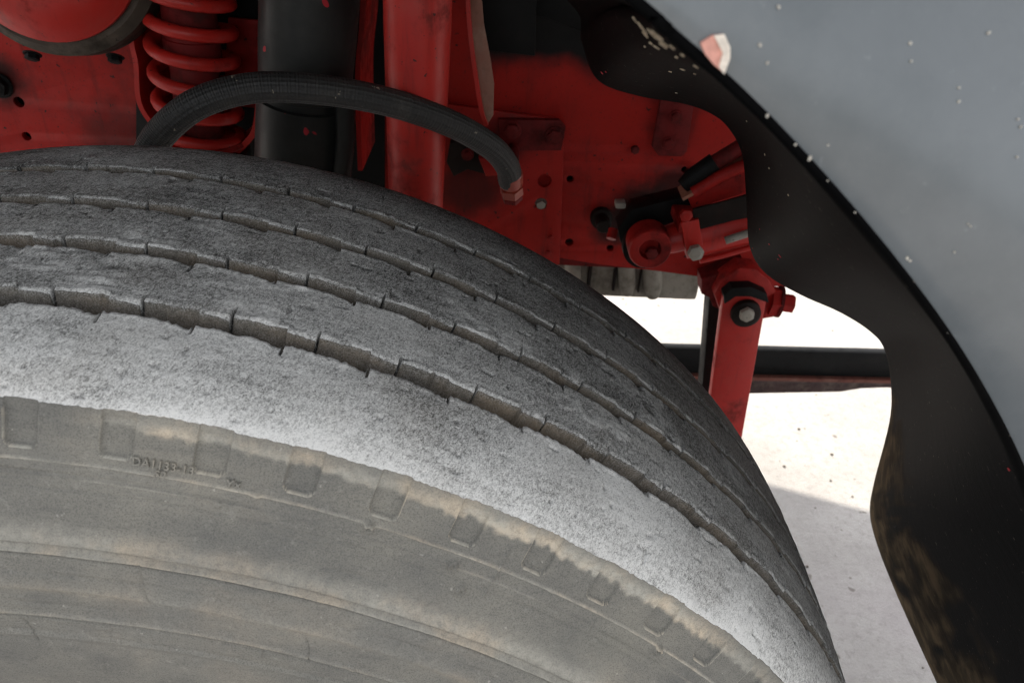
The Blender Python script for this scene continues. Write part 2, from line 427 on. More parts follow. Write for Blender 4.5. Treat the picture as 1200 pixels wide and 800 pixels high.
def gridmesh(name, rr, yy, attrs):
    """rr, yy: arrays [rows, NT] of radius and y; closed round the axle"""
    nr = rr.shape[0]
    X = rr*np.sin(th)[None]; Z = rr*np.cos(th)[None] + AX
    co = np.stack([X, yy, Z], -1).reshape(-1, 3).astype(np.float32)
    i = np.arange(nr-1)[:, None]*NT; j = np.arange(NT)[None]; j2 = (j+1) % NT
    q = np.stack([i+j, i+j2, i+NT+j2, i+NT+j], -1).reshape(-1, 4).astype(np.int32)
    me = bpy.data.meshes.new(name); me.vertices.add(len(co)); me.vertices.foreach_set('co', co.ravel())
    me.loops.add(q.size); me.loops.foreach_set('vertex_index', q.ravel())
    me.polygons.add(len(q)); me.polygons.foreach_set('loop_start', np.arange(0, q.size, 4, dtype=np.int32))
    me.polygons.foreach_set('loop_total', np.full(len(q), 4, dtype=np.int32))
    me.update(calc_edges=True)
    for nm, a in attrs.items():
        at = me.attributes.new(nm, 'FLOAT', 'POINT'); at.data.foreach_set('value', np.clip(a, 0, 1.2).astype(np.float32).ravel())
    smooth(me); return me

def rib(idx, e0, e1, near_open, far_open, dy, scuff0, name='tread_rib'):
    """tread rib between its near edge e0(theta) and far edge e1(theta); walls go down on the open sides"""
    n = max(int(np.mean(e1-e0)/dy), 12); s = np.linspace(0, 1, n)[:, None]
    # a little denser at the edges
    s = s*.85 + .15*(s*s*(3-2*s)); s = (s-s[0])/(s[-1]-s[0])
    y = e0[None]*(1-s) + e1[None]*s
    U = u[None] + 0*y
    fine = vnoise(U*820, y*820, 100+idx) - .5
    med = fbm(U*140, y*170, 110+idx, 3) - .5
    big = fbm(U*22, y*34, 120+idx, 2) - .5
    scr = fbm(U*60+y*160, y*420-U*40, 130+idx, 2) - .5
    pit = np.clip(vnoise(U*210, y*260, 140+idx)-.87, 0, 1)*6
    torn = sstep(.60, .72, fbm(U*26, y*40, 150+idx, 2))*(1 if idx in (1, 2) else .25)
    h = fine*.00010 + med*.00025*(1+4*torn) + big*.0005 + scr*.00016*(1+2*torn) - pit*.0011
    h = h*np.where(dense, 1, .0)[None]
    # distance from the edges
    d0 = y-e0[None]; d1 = e1[None]-y
    if near_open: h -= .0005*np.exp(-d0/.0006) - .0004*np.exp(-((d0-.002)/.0012)**2)*(vnoise(U*240, y*0+2, 7+idx))
    if far_open: h -= .0005*np.exp(-d1/.0006) - .0004*np.exp(-((d1-.002)/.0012)**2)*(vnoise(U*240, y*0+9, 8+idx))
    # slits (sipes)
    cut = np.zeros_like(y)
    def slit(t0, d, length, w=.00042):
        c = phase(th[None] + 0*d, t0)
        dist = np.minimum(c, 1-c)*PITCH*R
        vary = .55+.9*vnoise(np.floor((th[None]-t0)/PITCH+.5)*1.7+0*y, 0*y+idx, 21)
        return (1-sstep(w*.7, w*1.5, dist))*(1-sstep(length*.8*vary, length*vary, d))
    if near_open: cut = np.maximum(cut, slit(SIPE0[idx-1], d0, .0060))
    if far_open: cut = np.maximum(cut, slit(SIPE0[idx]+SNEAR, d1, .0060))
    if near_open:                              # sunken wedge beside each slit
        ph = phase(th[None], SIPE0[idx-1]); h -= .0010*np.clip((ph-.70)/.3, 0, 1)*np.exp(-d0/.0025)
    if far_open:
        ph = phase(th[None], SIPE0[idx]+SNEAR); h -= .0018*np.clip((ph-.66)/.34, 0, 1)*np.exp(-d1/.0025)
    h = h - cut*.006
    r = crown(y) + h
    if idx == 4: pass
    grain = np.random.RandomState(200+idx).rand(*y.shape)
    sc = scuff0 + .22*fine + .26*med*(.5+2*torn) + .26*big + .42*(grain-.5) + .14*torn
    if near_open: sc += .30*np.exp(-d0/.0016)*sstep(.55, .8, vnoise(U*110, y*0, 11+idx))
    if far_open: sc += .30*np.exp(-d1/.0016)*sstep(.55, .8, vnoise(U*110, y*0, 12+idx))
    if idx == 0: sc += .22*np.exp(-d0/.0045) - .16*np.exp(-((d0-.010)/.004)**2)*sstep(.4, .7, vnoise(U*14, y*0, 77)) + .10*np.sin(U*9+1)
    sc = sc*(1-cut) - .3*pit + .20*(fbm(U*45+y*30, y*520, 190+idx, 2)-.5) + (.75 if idx == 0 else .32)*(fbm(U*13+y*9, y*20-U*4, 195+idx, 3)-.5)
    du = .10*sstep(.5, .75, fbm(U*30, y*40, 160+idx, 2)) + .3*pit*0
    rows_r, rows_y, rows_s, rows_d = [r], [y], [sc], [du + 0*y]
    def wall(e, rtop, k, sgn, cutrow):
        ts = np.linspace(0, 1, 9)[:, None]
        depth = GD[k]
        ww = e[None] - sgn*(.0016*ts)          # walls lean towards the groove
        jit = (fbm(u[None]*180+0*ts, ts*4+0*u[None], 170+k, 2)-.5)*.0008
        wr = rtop[None]*(1-ts) + (crown(e)[None]-depth)*ts
        wd = .80*sstep(-.2, .3, ts)*(.45+.8*fbm(u[None]*16+0*ts, ts*1.5+k+0*u[None], 180+k, 2)) + 0*ww
        slitc = cutrow[None]*(1-ts*.3)
        return wr, ww+jit*(ts > .01) + sgn*slitc*.004, .06+0*ww, wd*(1-slitc)
    if near_open:
        w = wall(e0, r[0], idx-1, 1, cut[0])
        for L_, q in zip((rows_r, rows_y, rows_s, rows_d), w): L_.insert(0, q[::-1])
    if far_open:
        w = wall(e1, r[-1], idx, -1, cut[-1])
        for L_, q in zip((rows_r, rows_y, rows_s, rows_d), w): L_.append(q)
    return np.concatenate(rows_r), np.concatenate(rows_y), np.concatenate(rows_s), np.concatenate(rows_d), r

EF = [edge_far(k) for k in range(4)]; EN = [edge_near(k) for k in range(4)]
zero = np.zeros(NT)
# pockets moulded in the shoulder, open to the top
LUG0 = 0.09254
def pocket(rr, tt, seed=0):
    ph = ((tt-LUG0)/PITCH) % 1.0
    x = (ph-.82)*PITCH*R                       # metres from the middle of the pocket (it spans .64 .. 1)
    hw = .18*PITCH*R
    d = np.minimum(hw-np.abs(x), rr-.4845)     # inside distance
    corner = np.hypot(np.maximum(np.abs(x)-(hw-.003), 0), np.maximum((.4845+.003)-rr, 0))
    d = np.minimum(d, .003-corner)
    return sstep(-.0002, .0006, d)*(1-.5*sstep(.4975, .5005, rr))
pk0 = pocket(np.full(NT, .501), th)
corner_y = zero + pk0*.0009 + (vnoise(u*600, 0*u, 5)-.5)*.0005 + (vnoise(u*40, 0*u, 6)-.5)*.0008

tyre_parts = []
spec = [(corner_y, EN[0], False, True, .00075, .56), (EF[0], EN[1], True, True, .0008, .39), (EF[1], EN[2], True, True, .0009, .34),
        (EF[2], EN[3], True, True, .001, .31), (EF[3], zero+YW, True, False, .0012, .29)]

# ---- sidewalls and groove floors: the tyre's own mesh
prof = [(.5020, .0), (.4995, -.0016), (.4930, -.0050), (.4860, -.0078), (.4810, -.0098), (.4700, -.0146), (.4600, -.0190), (.4500, -.0232),
        (.4440, -.0250), (.4280, -.0292), (.4100, -.0318), (.3900, -.0330), (.3650, -.0310), (.3400, -.0250), (.3150, -.0120), (.2950, .004)]
pr = np.array([p[0] for p in prof]); py_ = np.array([p[1] for p in prof])
rs = [np.arange(.5005, .395, -.00078), np.arange(.395, .295, -.005)]
for _r in (.4845, .4806, .4745, .4700, .4481, .4435, .4270, .4105): rs.append(_r+np.arange(-5, 6)*.0003)
rs = np.unique(np.round(np.concatenate(rs), 6)); rs = rs[np.concatenate([[True], np.diff(rs) > .00022])][::-1]
from_np = lambda a: np.interp(a, pr[::-1], py_[::-1])
_ru = np.arange(.29, .5031, .0005); _yu = from_np(_ru); _k = np.hanning(17); _k /= _k.sum()
_ys = np.convolve(np.pad(_yu, 8, mode='edge'), _k, 'valid'); _w = sstep(.493, .499, _ru); _ys = _ys*(1-_w)+_yu*_w
ys = np.interp(rs, _ru, _ys)
rr = rs[:, None] + 0*th[None]; yy = ys[:, None] + 0*th[None]; TT = th[None] + 0*rr; U2 = TT*.47
dn = np.where(dense, 1., 0.)[None]
out = np.zeros_like(rr)                       # outward (towards -y) relief
wob = (vnoise(U2*18, 0*rr, 301)-.5)*.004
out += .0006*np.exp(-((rr-.4806)/.0005)**2)                                   # mould line
out += .0003*np.exp(-((rr-.4745)/.0005)**2) - .0004*np.exp(-((rr-.4700)/.0004)**2)
out += .0012*sstep(.4476, .4486, rr+wob*.2)*np.exp(-np.maximum(rr-.449, 0)/.010)   # edge of the dusty bulge
out -= .0011*np.exp(-((rr+wob*.2-.4478)/.0005)**2)
out += .0007*np.exp(-((rr-.4439)/.0008)**2) - .0009*np.exp(-((rr-.4426)/.0005)**2)
out += .0009*sstep(.4262, .4280, rr)*np.exp(-np.maximum(rr-.4285, 0)/.006)
out += .0006*np.exp(-((rr-.4265)/.0010)**2)
out -= .0012*np.exp(-((rr-.4105)/.0005)**2)
out += .0007*np.exp(-((rr-.4118)/.0008)**2) + .0006*np.exp(-((rr-.3985)/.0012)**2)
# scratches and fine creases that wander along the wall
_cr = fbm(U2*14, rr*0+3.0, 330, 2)*.03
out -= .0005*np.exp(-((((rr*1.0+_cr*.12) % .0083)-.004)/.00028)**2)*sstep(.45, .6, vnoise(U2*12, np.floor((rr+_cr*.12)/.0083), 331))*(rr < .479)
out -= .0006*np.exp(-((((U2+rr*.35+(vnoise(rr*60, U2*8, 333)-.5)*.01) % .071)-.03)/.0004)**2)*sstep(.74, .82, vnoise(rr*55, np.floor((U2+rr*.35)/.071)*2.3, 334))*(rr < .478)
out -= .0014*pocket(rr, TT)
xl = (((TT-LUG0)/PITCH) % 1.0)*PITCH*R
rim_ = np.exp(-((pocket(rr, TT)-.15)/.14)**2)*(pocket(rr, TT) > .01)*(rr < .4985)
out += .0006*rim_
out += .0006*np.exp(-((TT-(LUG0+5.42*PITCH))*.48/.0006)**2)*sstep(.466, .468, rr)*(1-sstep(.490, .492, rr))
for (kk, r0) in ((3.72, .4795), (4.86, .4752), (5.1, .4665), (8.1, .4795), (-.5, .477)):      # vent spew curls
    q = np.hypot((TT-(LUG0+kk*PITCH))*.48, rr-r0); out += .0016*np.exp(-((q-.0016)/.0007)**2) + .0006*np.exp(-(q/.001)**2)
out += ((fbm(U2*60, rr*900, 310, 2)-.5)*.00035 + (fbm(U2*25, rr*60, 312, 3)-.5)*.0003 + (vnoise(U2*700, rr*700, 313)-.5)*.00014)*dn
nub = vnoise(U2*150, rr*150, 314); out += np.clip(nub-.93, 0, 1)*.010*dn
band = sstep(.4932, .4958, rr+-.0006+(vnoise(U2*400, rr*400, 320)-.5)*.0030+(vnoise(U2*40, 0*rr, 325)-.5)*.0016)
top = np.exp(-(.5005-rr)/.0016)
out += top*(vnoise(U2*260, rr*0, 322)-.5)*.0006
dust_and_glint = band*(.65+.45*sstep(.35, .6, fbm(U2*12, rr*20, 321, 2)))*sstep(.10, .22, TT)*1.1*(1-.6*sstep(.78, .95, TT))
dust_and_glint += .85*sstep(.447, .450, rr+wob*.25)*np.exp(-((rr-.4510)/.0045)**2)*(.30+.6*fbm(U2*14, rr*60, 323, 2))
dust_and_glint += .35*np.exp(-((rr-.446)/.0025)**2) + .10*sstep(.5, .7, fbm(U2*9, rr*40, 324, 3))*(rr < .49)
dust_and_glint += 1.1*rim_ + .8*np.exp(-((rr-.4806)/.0006)**2)*(.5+.8*vnoise(U2*60, 0*rr, 326)) + .35*np.exp(-((rr-.4745)/.0005)**2)*sstep(.4, .7, vnoise(U2*25, 0*rr, 327)) + .2*np.exp(-((rr-.427)/.003)**2) + .4*np.exp(-((rr-.4439)/.0008)**2) + .35*np.exp(-((rr-.4118)/.0008)**2)  # pocket rims and raised lines: painted highlights, added as pale dust
dust_and_glint *= 1-.75*top
out *= 1.5
y_near = yy - out
y_near[0] = corner_y; rr0 = rr.copy(); rr0[0] = crown(corner_y)
side = (rr0, y_near, 0*rr, dust_and_glint)
rf = np.concatenate([np.linspace(crown(YW), .47, 8), np.linspace(.46, .295, 14)])
yf = YW + np.interp(rf, pr[::-1], (-py_)[::-1]); yf[0] = YW
side_f = (rf[:, None]+0*th[None], yf[:, None]+0*th[None], np.full((len(rf), NT), .1), np.full((len(rf), NT), .3))

tyre = part('tyre', gridmesh('tyre', *side[:2], {'scuff': side[2], 'dust': side[3]}), SIDE, 'worn dusty black tyre with abraded ribbed tread')  # dust attribute also carries the painted highlights on rims and mould lines
tb = lambda nm, d, mat, lab=None: link(nm, gridmesh(nm, d[0], d[1], {'scuff': d[2], 'dust': d[3]}), mat, tyre, lab)
for i, (a, b_, no, fo, dy, s0) in enumerate(spec):
    d = rib(i, a, b_, no, fo, dy, s0)
    o = tb('tread_rib', d, RUB, ['pale scuffed shoulder rib of the tyre', None, None, None, None][i])
for k in range(4):
    s = np.linspace(0, 1, 7)[:, None]; a = EN[k]+.0024; b_ = EF[k]-.0024
    yg = a[None]*(1-s)+b_[None]*s - .0016*(1-2*s)*0
    yg[0] = EN[k]+.0016-.0030; yg[-1] = EF[k]-.0016+.0030
    rg = crown(yg)-GD[k]*.97 + (fbm(u[None]*150+0*yg, yg*150, 400+k, 2)-.5)*.002
    tb('tread_groove', (rg, yg, .1+0*yg, .5*fbm(u[None]*30+0*yg, yg*30, 410+k, 2)+.3+0*yg), RUB)
tb('inner_sidewall', side_f, SIDE)

# lettering moulded on the shoulder
def side_y(r): return float(np.interp(r, rs[::-1], ys[::-1]))
def letters(txt, th_mid, r_mid, size, name='lettering'):
    cu = bpy.data.curves.new(name, 'FONT'); cu.body = txt; cu.size = size; cu.align_x = 'CENTER'; cu.align_y = 'CENTER'; cu.extrude = .0005; cu.space_character = 1.12; cu.offset = .00004
    o = bpy.data.objects.new(name, cu); COL.objects.link(o); dg = bpy.context.evaluated_depsgraph_get()
    me = bpy.data.meshes.new_from_object(o.evaluated_get(dg)); bpy.data.objects.remove(o); bpy.data.curves.remove(cu)
    for v in me.vertices:
        r = r_mid + v.co.y; t = th_mid + v.co.x*.98/r
        v.co = (r*math.sin(t), side_y(r) - .0008 - v.co.z*1.1, r*math.cos(t)+AX)
    at = me.attributes.new('dust', 'FLOAT', 'POINT'); at.data.foreach_set('value', [.25]*len(me.vertices))
    me.materials.clear(); return link(name, me, LETTER, tyre)
letters('DA1133-13', LUG0+PITCH*1.345, .4852, .0047)
letters('S2', LUG0+PITCH*1.33, .4815, .0045)
letters('Y\u00d7', LUG0+PITCH*2.12, .4830, .0050)

rim = part('wheel_rim', lathe('wheel_rim', [(.002, .297), (-.006, .303), (-.010, .298), (.004, .285), (.06, .272), (.12, .262), (.125, .20), (.10, .16), (.09, .13), (.05, .115), (.04, .10), (.035, .02), (.035, .001)], (0, 0, AX), (0, 1, 0), 64), STEEL, 'dull steel wheel rim inside the tyre')
for k in range(10):
    w = 2*math.pi*k/10; o = bolt(600, 400, .10, 8, STEEL, rim, name='wheel_nut', h=1.0)
    o.matrix_basis = Matrix.LocRotScale(Vector((.168*math.sin(w), .098, AX+.168*math.cos(w))), Vector((0, -1, 0)).to_track_quat('Z', 'Y'), (.016, .016, .016))
# ---- mudguard liner: from the arch lip inwards to its wavy inner edge
AC, ARAD, AY = (-.1005, .1173+AX), .6468, -.03
def arch(phi, r=ARAD): return Vector((AC[0]+r*math.sin(phi), AY, AC[1]+r*math.cos(phi)))
inner_px = [(668, 0, .35), (684, 48, .35), (702, 92, .35), (748, 110, .35), (800, 119, .36), (832, 130, .365), (855, 148, .37), (872, 182, .37), (877, 240, .37), (881, 290, .37),
            (900, 320, .37), (940, 344, .37), (985, 364, .37), (1020, 386, .37), (1038, 408, .37), (1046, 450, .37), (1044, 495, .37), (1026, 565, .38), (1021, 600, .38),
            (1029, 636, .35), (1050, 690, .30), (1076, 748, .25), (1100, 800, .20), (1140, 890, .15), (1180, 980, .10)]
inn = [P(*q) for q in inner_px]
acc = [0]
for a, b_ in zip(inn, inn[1:]): acc.append(acc[-1]+(b_-a).length)
def arch_row(phi):                            # image row of a point on the arch lip
    d = np.array(arch(phi)) - CAM; return 400 - FPX*(d @ CU)/(d @ _f)
rows_n = [0, 18, 40, 58, 78, 96, 120, 152, 205, 255, 292, 322, 352, 382, 410, 455, 505, 580, 622, 665, 725, 790, 860, 960, 1060]
phis = []
for rw in rows_n:
    lo, hi = math.radians(5), math.radians(92)
    for _ in range(40):
        md = (lo+hi)/2
        if arch_row(md) < rw: lo = md
        else: hi = md
    phis.append(lo)
phis[-1] = math.radians(105); ph0 = phis[0]
extra_n = 10
left = []
for k in range(extra_n):
    p = math.radians(-88) + (ph0-math.radians(-88))*k/extra_n
    rr_ = .64 + .0*k; left.append((Vector((.0+.662*math.sin(p*.82)-.02, .36, AX+.665*math.cos(p*.82))), p))
left = [(v, p) for v, p in left]
allin = np.array([v for v, _ in left] + [Vector(v) for v in inn]); allph = np.array([p for _, p in left] + phis)
ci = catmull(allin, 6); cp = catmull(allph[:, None], 6)[:, 0]
ROWS = 44; V, MUD = [], []
for i in range(len(ci)):
    n0 = arch(min(cp[i], math.radians(90)))
    if cp[i] > math.radians(90): n0.z -= (cp[i]-math.radians(90))*.55; n0.x += (cp[i]-math.radians(90))*.02
    n1 = Vector(ci[i])
    for j in range(ROWS):
        t = j/(ROWS-1); q = n0.lerp(n1, t)
        bul = .008*math.sin(math.pi*t); d = Vector((q.x+.0, 0, q.z-AX)).normalized()
        q = q + d*bul; V.append(q)
        low = min(max((AX+.42-q.z)/.40, 0), 1); MUD.append((min(low*1.6, 1), .22*math.exp(-((1-t)/.12)**2)*(i > 150), i, t))
F = [(i*ROWS+j, i*ROWS+j+1, (i+1)*ROWS+j+1, (i+1)*ROWS+j) for i in range(len(ci)-1) for j in range(ROWS-1)]
MUD = np.array(MUD); MUD = MUD[:, 0]*(.55*fbm(MUD[:, 2]*.20, MUD[:, 3]*5., 601, 3) + .50*fbm(MUD[:, 2]*.55, MUD[:, 3]*11., 605, 2) + MUD[:, 1])
me = mesh('mudguard', V, F, True)
at = me.attributes.new('mud', 'FLOAT', 'POINT'); at.data.foreach_set('value', MUD)
liner = part('mudguard', me, LINER, 'black mudguard liner with dried mud and chipped paint')
liner_bvh = BVHTree.FromPolygons([tuple(v) for v in V], F)
so = liner.modifiers.new('thickness', 'SOLIDIFY'); so.thickness = .003; so.offset = 0

# ---- slate grey panel with the wheel arch, gently flared
V, F = [], []; NA = 140
sr = [(-.0006, .0035), (-.0006, .0015), (.0002, .0002), (.0015, -.0006), (.006, -.0020), (.014, -.0042), (.024, -.0062), (.035, -.0074), (.046, -.0077), (.058, -.0070), (.072, -.0050), (.09, -.0010), (.12, .006), (.17, .016), (.25, .024), (.36, .028), (.5, .03)]
for i in range(NA+1):
    phi = math.radians(-90 + 180*i/NA)
    for (ds, dy) in sr:
        q = arch(phi, ARAD+ds); q.y += dy + min(max((q.z-AX-.50)/.18, 0), 1.3)*min(max(ds, 0), .14)*.55; V.append(q)
nj = len(sr)
for i in range(NA):
    for j in range(nj-1): F.append(((i+1)*nj+j, (i+1)*nj+j+1, i*nj+j+1, i*nj+j))
me = mesh('arch_panel', V, F, True); panel_bvh = BVHTree.FromPolygons([tuple(v) for v in V], F)
panel = part('arch_panel', me, PANEL, 'slate grey painted wheel arch panel with small paint chips')
so = panel.modifiers.new('thickness', 'SOLIDIFY'); so.thickness = .0012; so.offset = -1

# ---- unseen plain cab block: keeps the sun off, far edge shaped for its shadow
def prism(name, poly, z0, z1):
    n = len(poly); v = [(x, y, z0) for x, y in poly] + [(x, y, z1) for x, y in poly]
    f = [tuple(range(n-1, -1, -1)), tuple(range(n, 2*n))] + [(i, (i+1) % n, n+(i+1) % n, n+i) for i in range(n)]
    me = mesh(name, v, f); bm = bmesh.new(); bm.from_mesh(me); bmesh.ops.recalc_face_normals(bm, faces=bm.faces); bm.to_mesh(me); bm.free(); return me
CABZ = AX+.83
cabpoly = [(-1.1, .08), (1.5, .08), (1.62, .3), (1.62, 1.7), (1.45, 2.15), (1.2, 2.27), (.9, 2.375), (.5, 2.47), (-1.1, 2.52)]
part('unseen_cab_block', prism('unseen_cab_block', cabpoly, CABZ, 2.95), PANEL, 'unseen slate grey cab block above the wheel arch')

# ---- chassis frame rail
FY = .67
outline = [(-.95, AX+.20), (-.3, AX+.208), P(640, 299, FY), P(700, 309, FY), P(770, 317, FY), P(830, 325, FY), P(905, 335, FY)]
outline = [(q.x, q.z) if isinstance(q, Vector) else q for q in outline] + [(1.2, AX+.17), (1.2, CABZ-.01), (-.95, CABZ-.01)]
hp = [(668, 210, 5), (667, 284, 5.5), (744, 175, 5.5), (802, 199, 4.5), (554, 247, 4), (22, 120, 7), (31, 160, 6), (715, 291, 5), (579, 270, 4)]
holes = [(P(a, b_, FY).x, P(a, b_, FY).z, c/ppm(a, b_, FY)) for a, b_, c in hp]
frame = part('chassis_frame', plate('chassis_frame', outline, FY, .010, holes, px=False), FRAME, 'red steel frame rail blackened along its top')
fl = prism('lower_flange', [(-.95, FY+.011), (1.2, FY+.011), (1.2, FY+.085), (-.95, FY+.085)], AX+.196, AX+.206)
fp = lambda nm, me, mat, lab=None: link(nm, me, mat, frame, lab)
fp('flange', fl, REDIRTY)
fp('hole_backing', prism('hole_backing', [(-.95, FY+.075), (1.2, FY+.075), (1.2, FY+.085), (-.95, FY+.085)], AX+.207, CABZ-.012), BLACK)  # black backing added behind the frame holes to keep them dark
# second skin and gusset behind the hose fitting
fp('gusset_plate', plate('gusset_plate', [(500, 120), (560, 128), (648, 140), (660, 150), (659, 200), (655, 309), (600, 330), (470, 330), (470, 120)], FY-.008, .008, [(638, 212, 9), (634, 239, 8)]), FRAME)
fp('gusset_plate', plate('gusset_plate', [(585, 141), (655, 142), (662, 150), (657, 176), (588, 176)], FY-.017, .008), REDIRTY)
bolt(600, 152, FY-.018, 9, REDIRTY, frame); bolt(650, 159, FY-.018, 9, REDIRTY, frame)
bolt(548, 180, FY-.009, 8, REDIRTY, frame); bolt(634, 239, FY-.001, 6, STEEL, frame)
bolt(645, 278, FY-.009, 3.2, RED, frame, name='rivet', washer=False, h=.5); bolt(643, 296, FY-.009, 3.2, RED, frame, name='rivet', washer=False, h=.5)
fp('bolted_plate', plate('bolted_plate', [(775, 118), (812, 124), (804, 178), (798, 183), (772, 182), (765, 172)], FY-.007, .007), REDIRTY)
bolt(792, 137, FY-.008, 6.5, REDIRTY, frame); bolt(783, 168, FY-.008, 6.5, REDIRTY, frame); bolt(744, 175, FY-.001, 5, REDIRTY, frame, washer=False)

fp('clip', plate('clip', [(528, 168), (558, 163), (582, 184), (590, 196), (578, 206), (548, 198), (532, 206), (524, 190)], FY-.030, .014, [(548, 181, 5)]), GREASE_SHADE)
bolt(548, 181, FY-.031, 6, REDIRTY, frame)
fp('clip', plate('clip', [(562, 186), (580, 188), (588, 205), (570, 206)], FY-.05, .01), RED)
# black battery-box-like plates above
part('black_plate', plate('black_plate', [(568, -40), (629, -40), (626, 65), (600, 62), (566, 58)], .60, .012), BLACK)
part('black_plate', plate('black_plate', [(560, -60), (760, -60), (760, 60), (690, 40), (640, 20), (560, 10)], .64, .004), BLACK)

# ---- red flanges that frame the spring bay
def flange(name, pxs, Y, depth, thick, mat, par=None):
    return part(name, ribbon(name, catmull([P(a, b_, Y) for a, b_ in pxs], 5), Vector((0, depth, 0)), thick), mat, parent=par)
flange('bracket_flange', [(157, -40), (156, 20), (154, 50), (159, 75), (161, 110), (166, 128), (178, 146), (192, 165), (200, 190)], .565, .10, .005, RED2)
flange('bracket_flange', [(322, -40), (321, 10), (312, 60), (304, 110), (299, 150), (288, 168), (268, 186), (250, 200)], .565, .10, .006, RED2)
flange('bracket_flange', [(427, -40), (424, 30), (420, 70), (419, 110), (422, 200)], .57, .09, .005, RED)
# spring bay back: black plate stands in for the shade of a deeper bay
fp('spring_bay_shade', plate('spring_bay_shade', [(160, -80), (450, -80), (450, 260), (160, 260)], FY-.006, .004), BLACK)
fp('spring_bay_plate', plate('spring_bay_plate', [(268, 22), (330, 28), (330, 130), (262, 122)], FY-.03, .006), RED)

# ---- coil spring on its damper
SY = .575
ax0, ax1 = P(214, -60, SY), P(237, 168, SY)
axis = (ax1-ax0); Ls = axis.length; axis.normalize()
e1 = Vector((1, 0, 0)); e1 = (e1-axis*e1.dot(axis)).normalized(); e2 = axis.cross(e1)
rad = 45/ppm(225, 80, SY); wire = 7.4/ppm(225, 80, SY)
turns = Ls/(31.5/ppm(225, 80, SY)*1.0)
path = []
for i in range(int(turns*36)):
    w = 2*math.pi*i/36; path.append(ax0 + axis*(Ls*(i/(turns*36))) + (e1*math.cos(w+2.2)-e2*math.sin(w+2.2))*rad)
spring = part('coil_spring', tube('coil_spring', path, wire, 12), RED2, 'red painted coil spring beside the black hose')
damper = part('damper', lathe('damper', [(0, .026), (Ls*.42, .026), (Ls*.425, .0275), (Ls*.55, .0275), (Ls*.56, .024), (Ls*1.0, .024), (Ls*1.15, .022)], ax0, axis, 28), REDIRTY)
link('spring_seat', lathe('spring_seat', [(0, .020), (.002, .047), (.006, .049), (.009, .046), (.010, .028), (.05, .028)], ax1-axis*.012, axis, 36), RED, damper)
link('rubber_ring', lathe('rubber_ring', [(0, .030), (.003, .049), (.011, .050), (.014, .03)], ax1+axis*.0, axis, 36), BLACK, damper)

# ---- brake chamber at the top corner
bc = P(48, -70, .54); kb = ppm(60, -40, .54); bax = Vector((.05, -1, .22))
bcp = part('brake_chamber', lathe('brake_chamber', [(-.03, 100/kb), (.0, 110/kb), (.004, 110/kb), (.006, 107/kb), (.014, 98/kb), (.022, 84/kb), (.028, 50/kb), (.03, .002)], bc, bax, 64), RED2, 'round red chamber with a grimy clamp band')
link('clamp_ring', lathe('clamp_ring', [(-.06, 90/kb), (-.058, 118/kb), (-.04, 127/kb), (-.012, 126/kb), (-.004, 116/kb), (-.003, 100/kb)], bc, bax, 64), paint('grimy_olive_steel', (.055, .044, .034), dirt=(.015, .012, .01), dirt_amt=.5, rough=.6, spec=.2, seed=7), bcp)
for (a, b_) in ((38, 63), (135, 66)): bolt(a, b_, .575, 8, BLACK, bcp, dirn=(0, -.6, -.8))
bolt(0, 100, FY-.002, 12, BLACK, frame)

# ---- black duct, red post, dusty flange
d0, d1 = P(366, -60, .50), P(350, 260, .50); da = (d1-d0); dl = da.length; da.normalize()
kk = ppm(360, 100, .50)
part('duct', lathe('duct', [(0, 54/kk), (dl*.30, 54/kk), (dl*.47, 53/kk), (dl*.475, 51/kk), (dl*.50, 51/kk), (dl*.505, 55/kk), (dl, 57/kk)], d0, da, 48), DUCT, 'black rubber duct behind the hose')
part('duct_clip', tube('duct_clip', [P(403, 100, .47), P(405, 160, .47), P(398, 230, .47)], .009, 12), DUCT)
p0, p1 = P(490, -60, .46), P(487, 300, .46); pa = (p1-p0); pl = pa.length; pa.normalize(); kk = ppm(490, 100, .46)
part('strut', lathe('strut', [(0, 38/kk), (pl*.2, 38/kk), (pl, 33/kk)], p0, pa, 40), RED2, 'bright red upright strut')
part('dusty_flange', plate('dusty_flange', [(546, -40), (560, -40), (566, 30), (574, 72), (578, 100), (577, 135), (570, 146), (564, 130), (556, 80), (550, 30)], .52, .006), paint('dusty_red_edge', (.22, .10, .07), dirt=(.10, .07, .05), dirt_amt=.4, dust=(.28, .2, .15), dust_amt=.4, rough=.7))
flange('bracket_flange', [(546, -40), (550, 30), (556, 80), (564, 130), (570, 148)], .515, .04, .004, RED2)

# ---- braided hose with its fitting
hp_ = [(150, 250, .36), (168, 195, .36), (190, 155, .365), (235, 120, .37), (300, 103, .385), (380, 106, .40), (460, 121, .42), (530, 146, .445), (575, 172, .465), (594, 194, .48), (598, 212, .49)]
hpts = catmull([P(*q) for q in hp_], 44)
hr = 17.2/ppm(380, 105, .40)
hm = tube('hose', hpts, hr, 80)
wv = []
seg = 80
for i in range(len(hpts)):
    for k in range(seg): wv.append(.5+.5*math.sin(k*2*math.pi*10/seg+i*1.3)*math.sin(k*2*math.pi*10/seg-i*1.3))
at = hm.attributes.new('weave', 'FLOAT', 'POINT'); at.data.foreach_set('value', wv[:len(hm.vertices)])
hose = part('hose', hm, HOSE, 'thick black braided hose arching over the tyre')
fd = (P(601, 245, .505)-P(598, 205, .487)).normalized(); f0 = P(598, 203, .486)
BRASS = paint('red_painted_fitting', (.30, .05, .03), dirt_amt=.3, rough=.3, dust_amt=.1)
link('collar', lathe('collar', [(0, hr*.98), (.001, hr*1.04), (.013, hr*1.0), (.014, hr*.8), (.03, hr*.7)], f0, fd, 32), BRASS, hose)
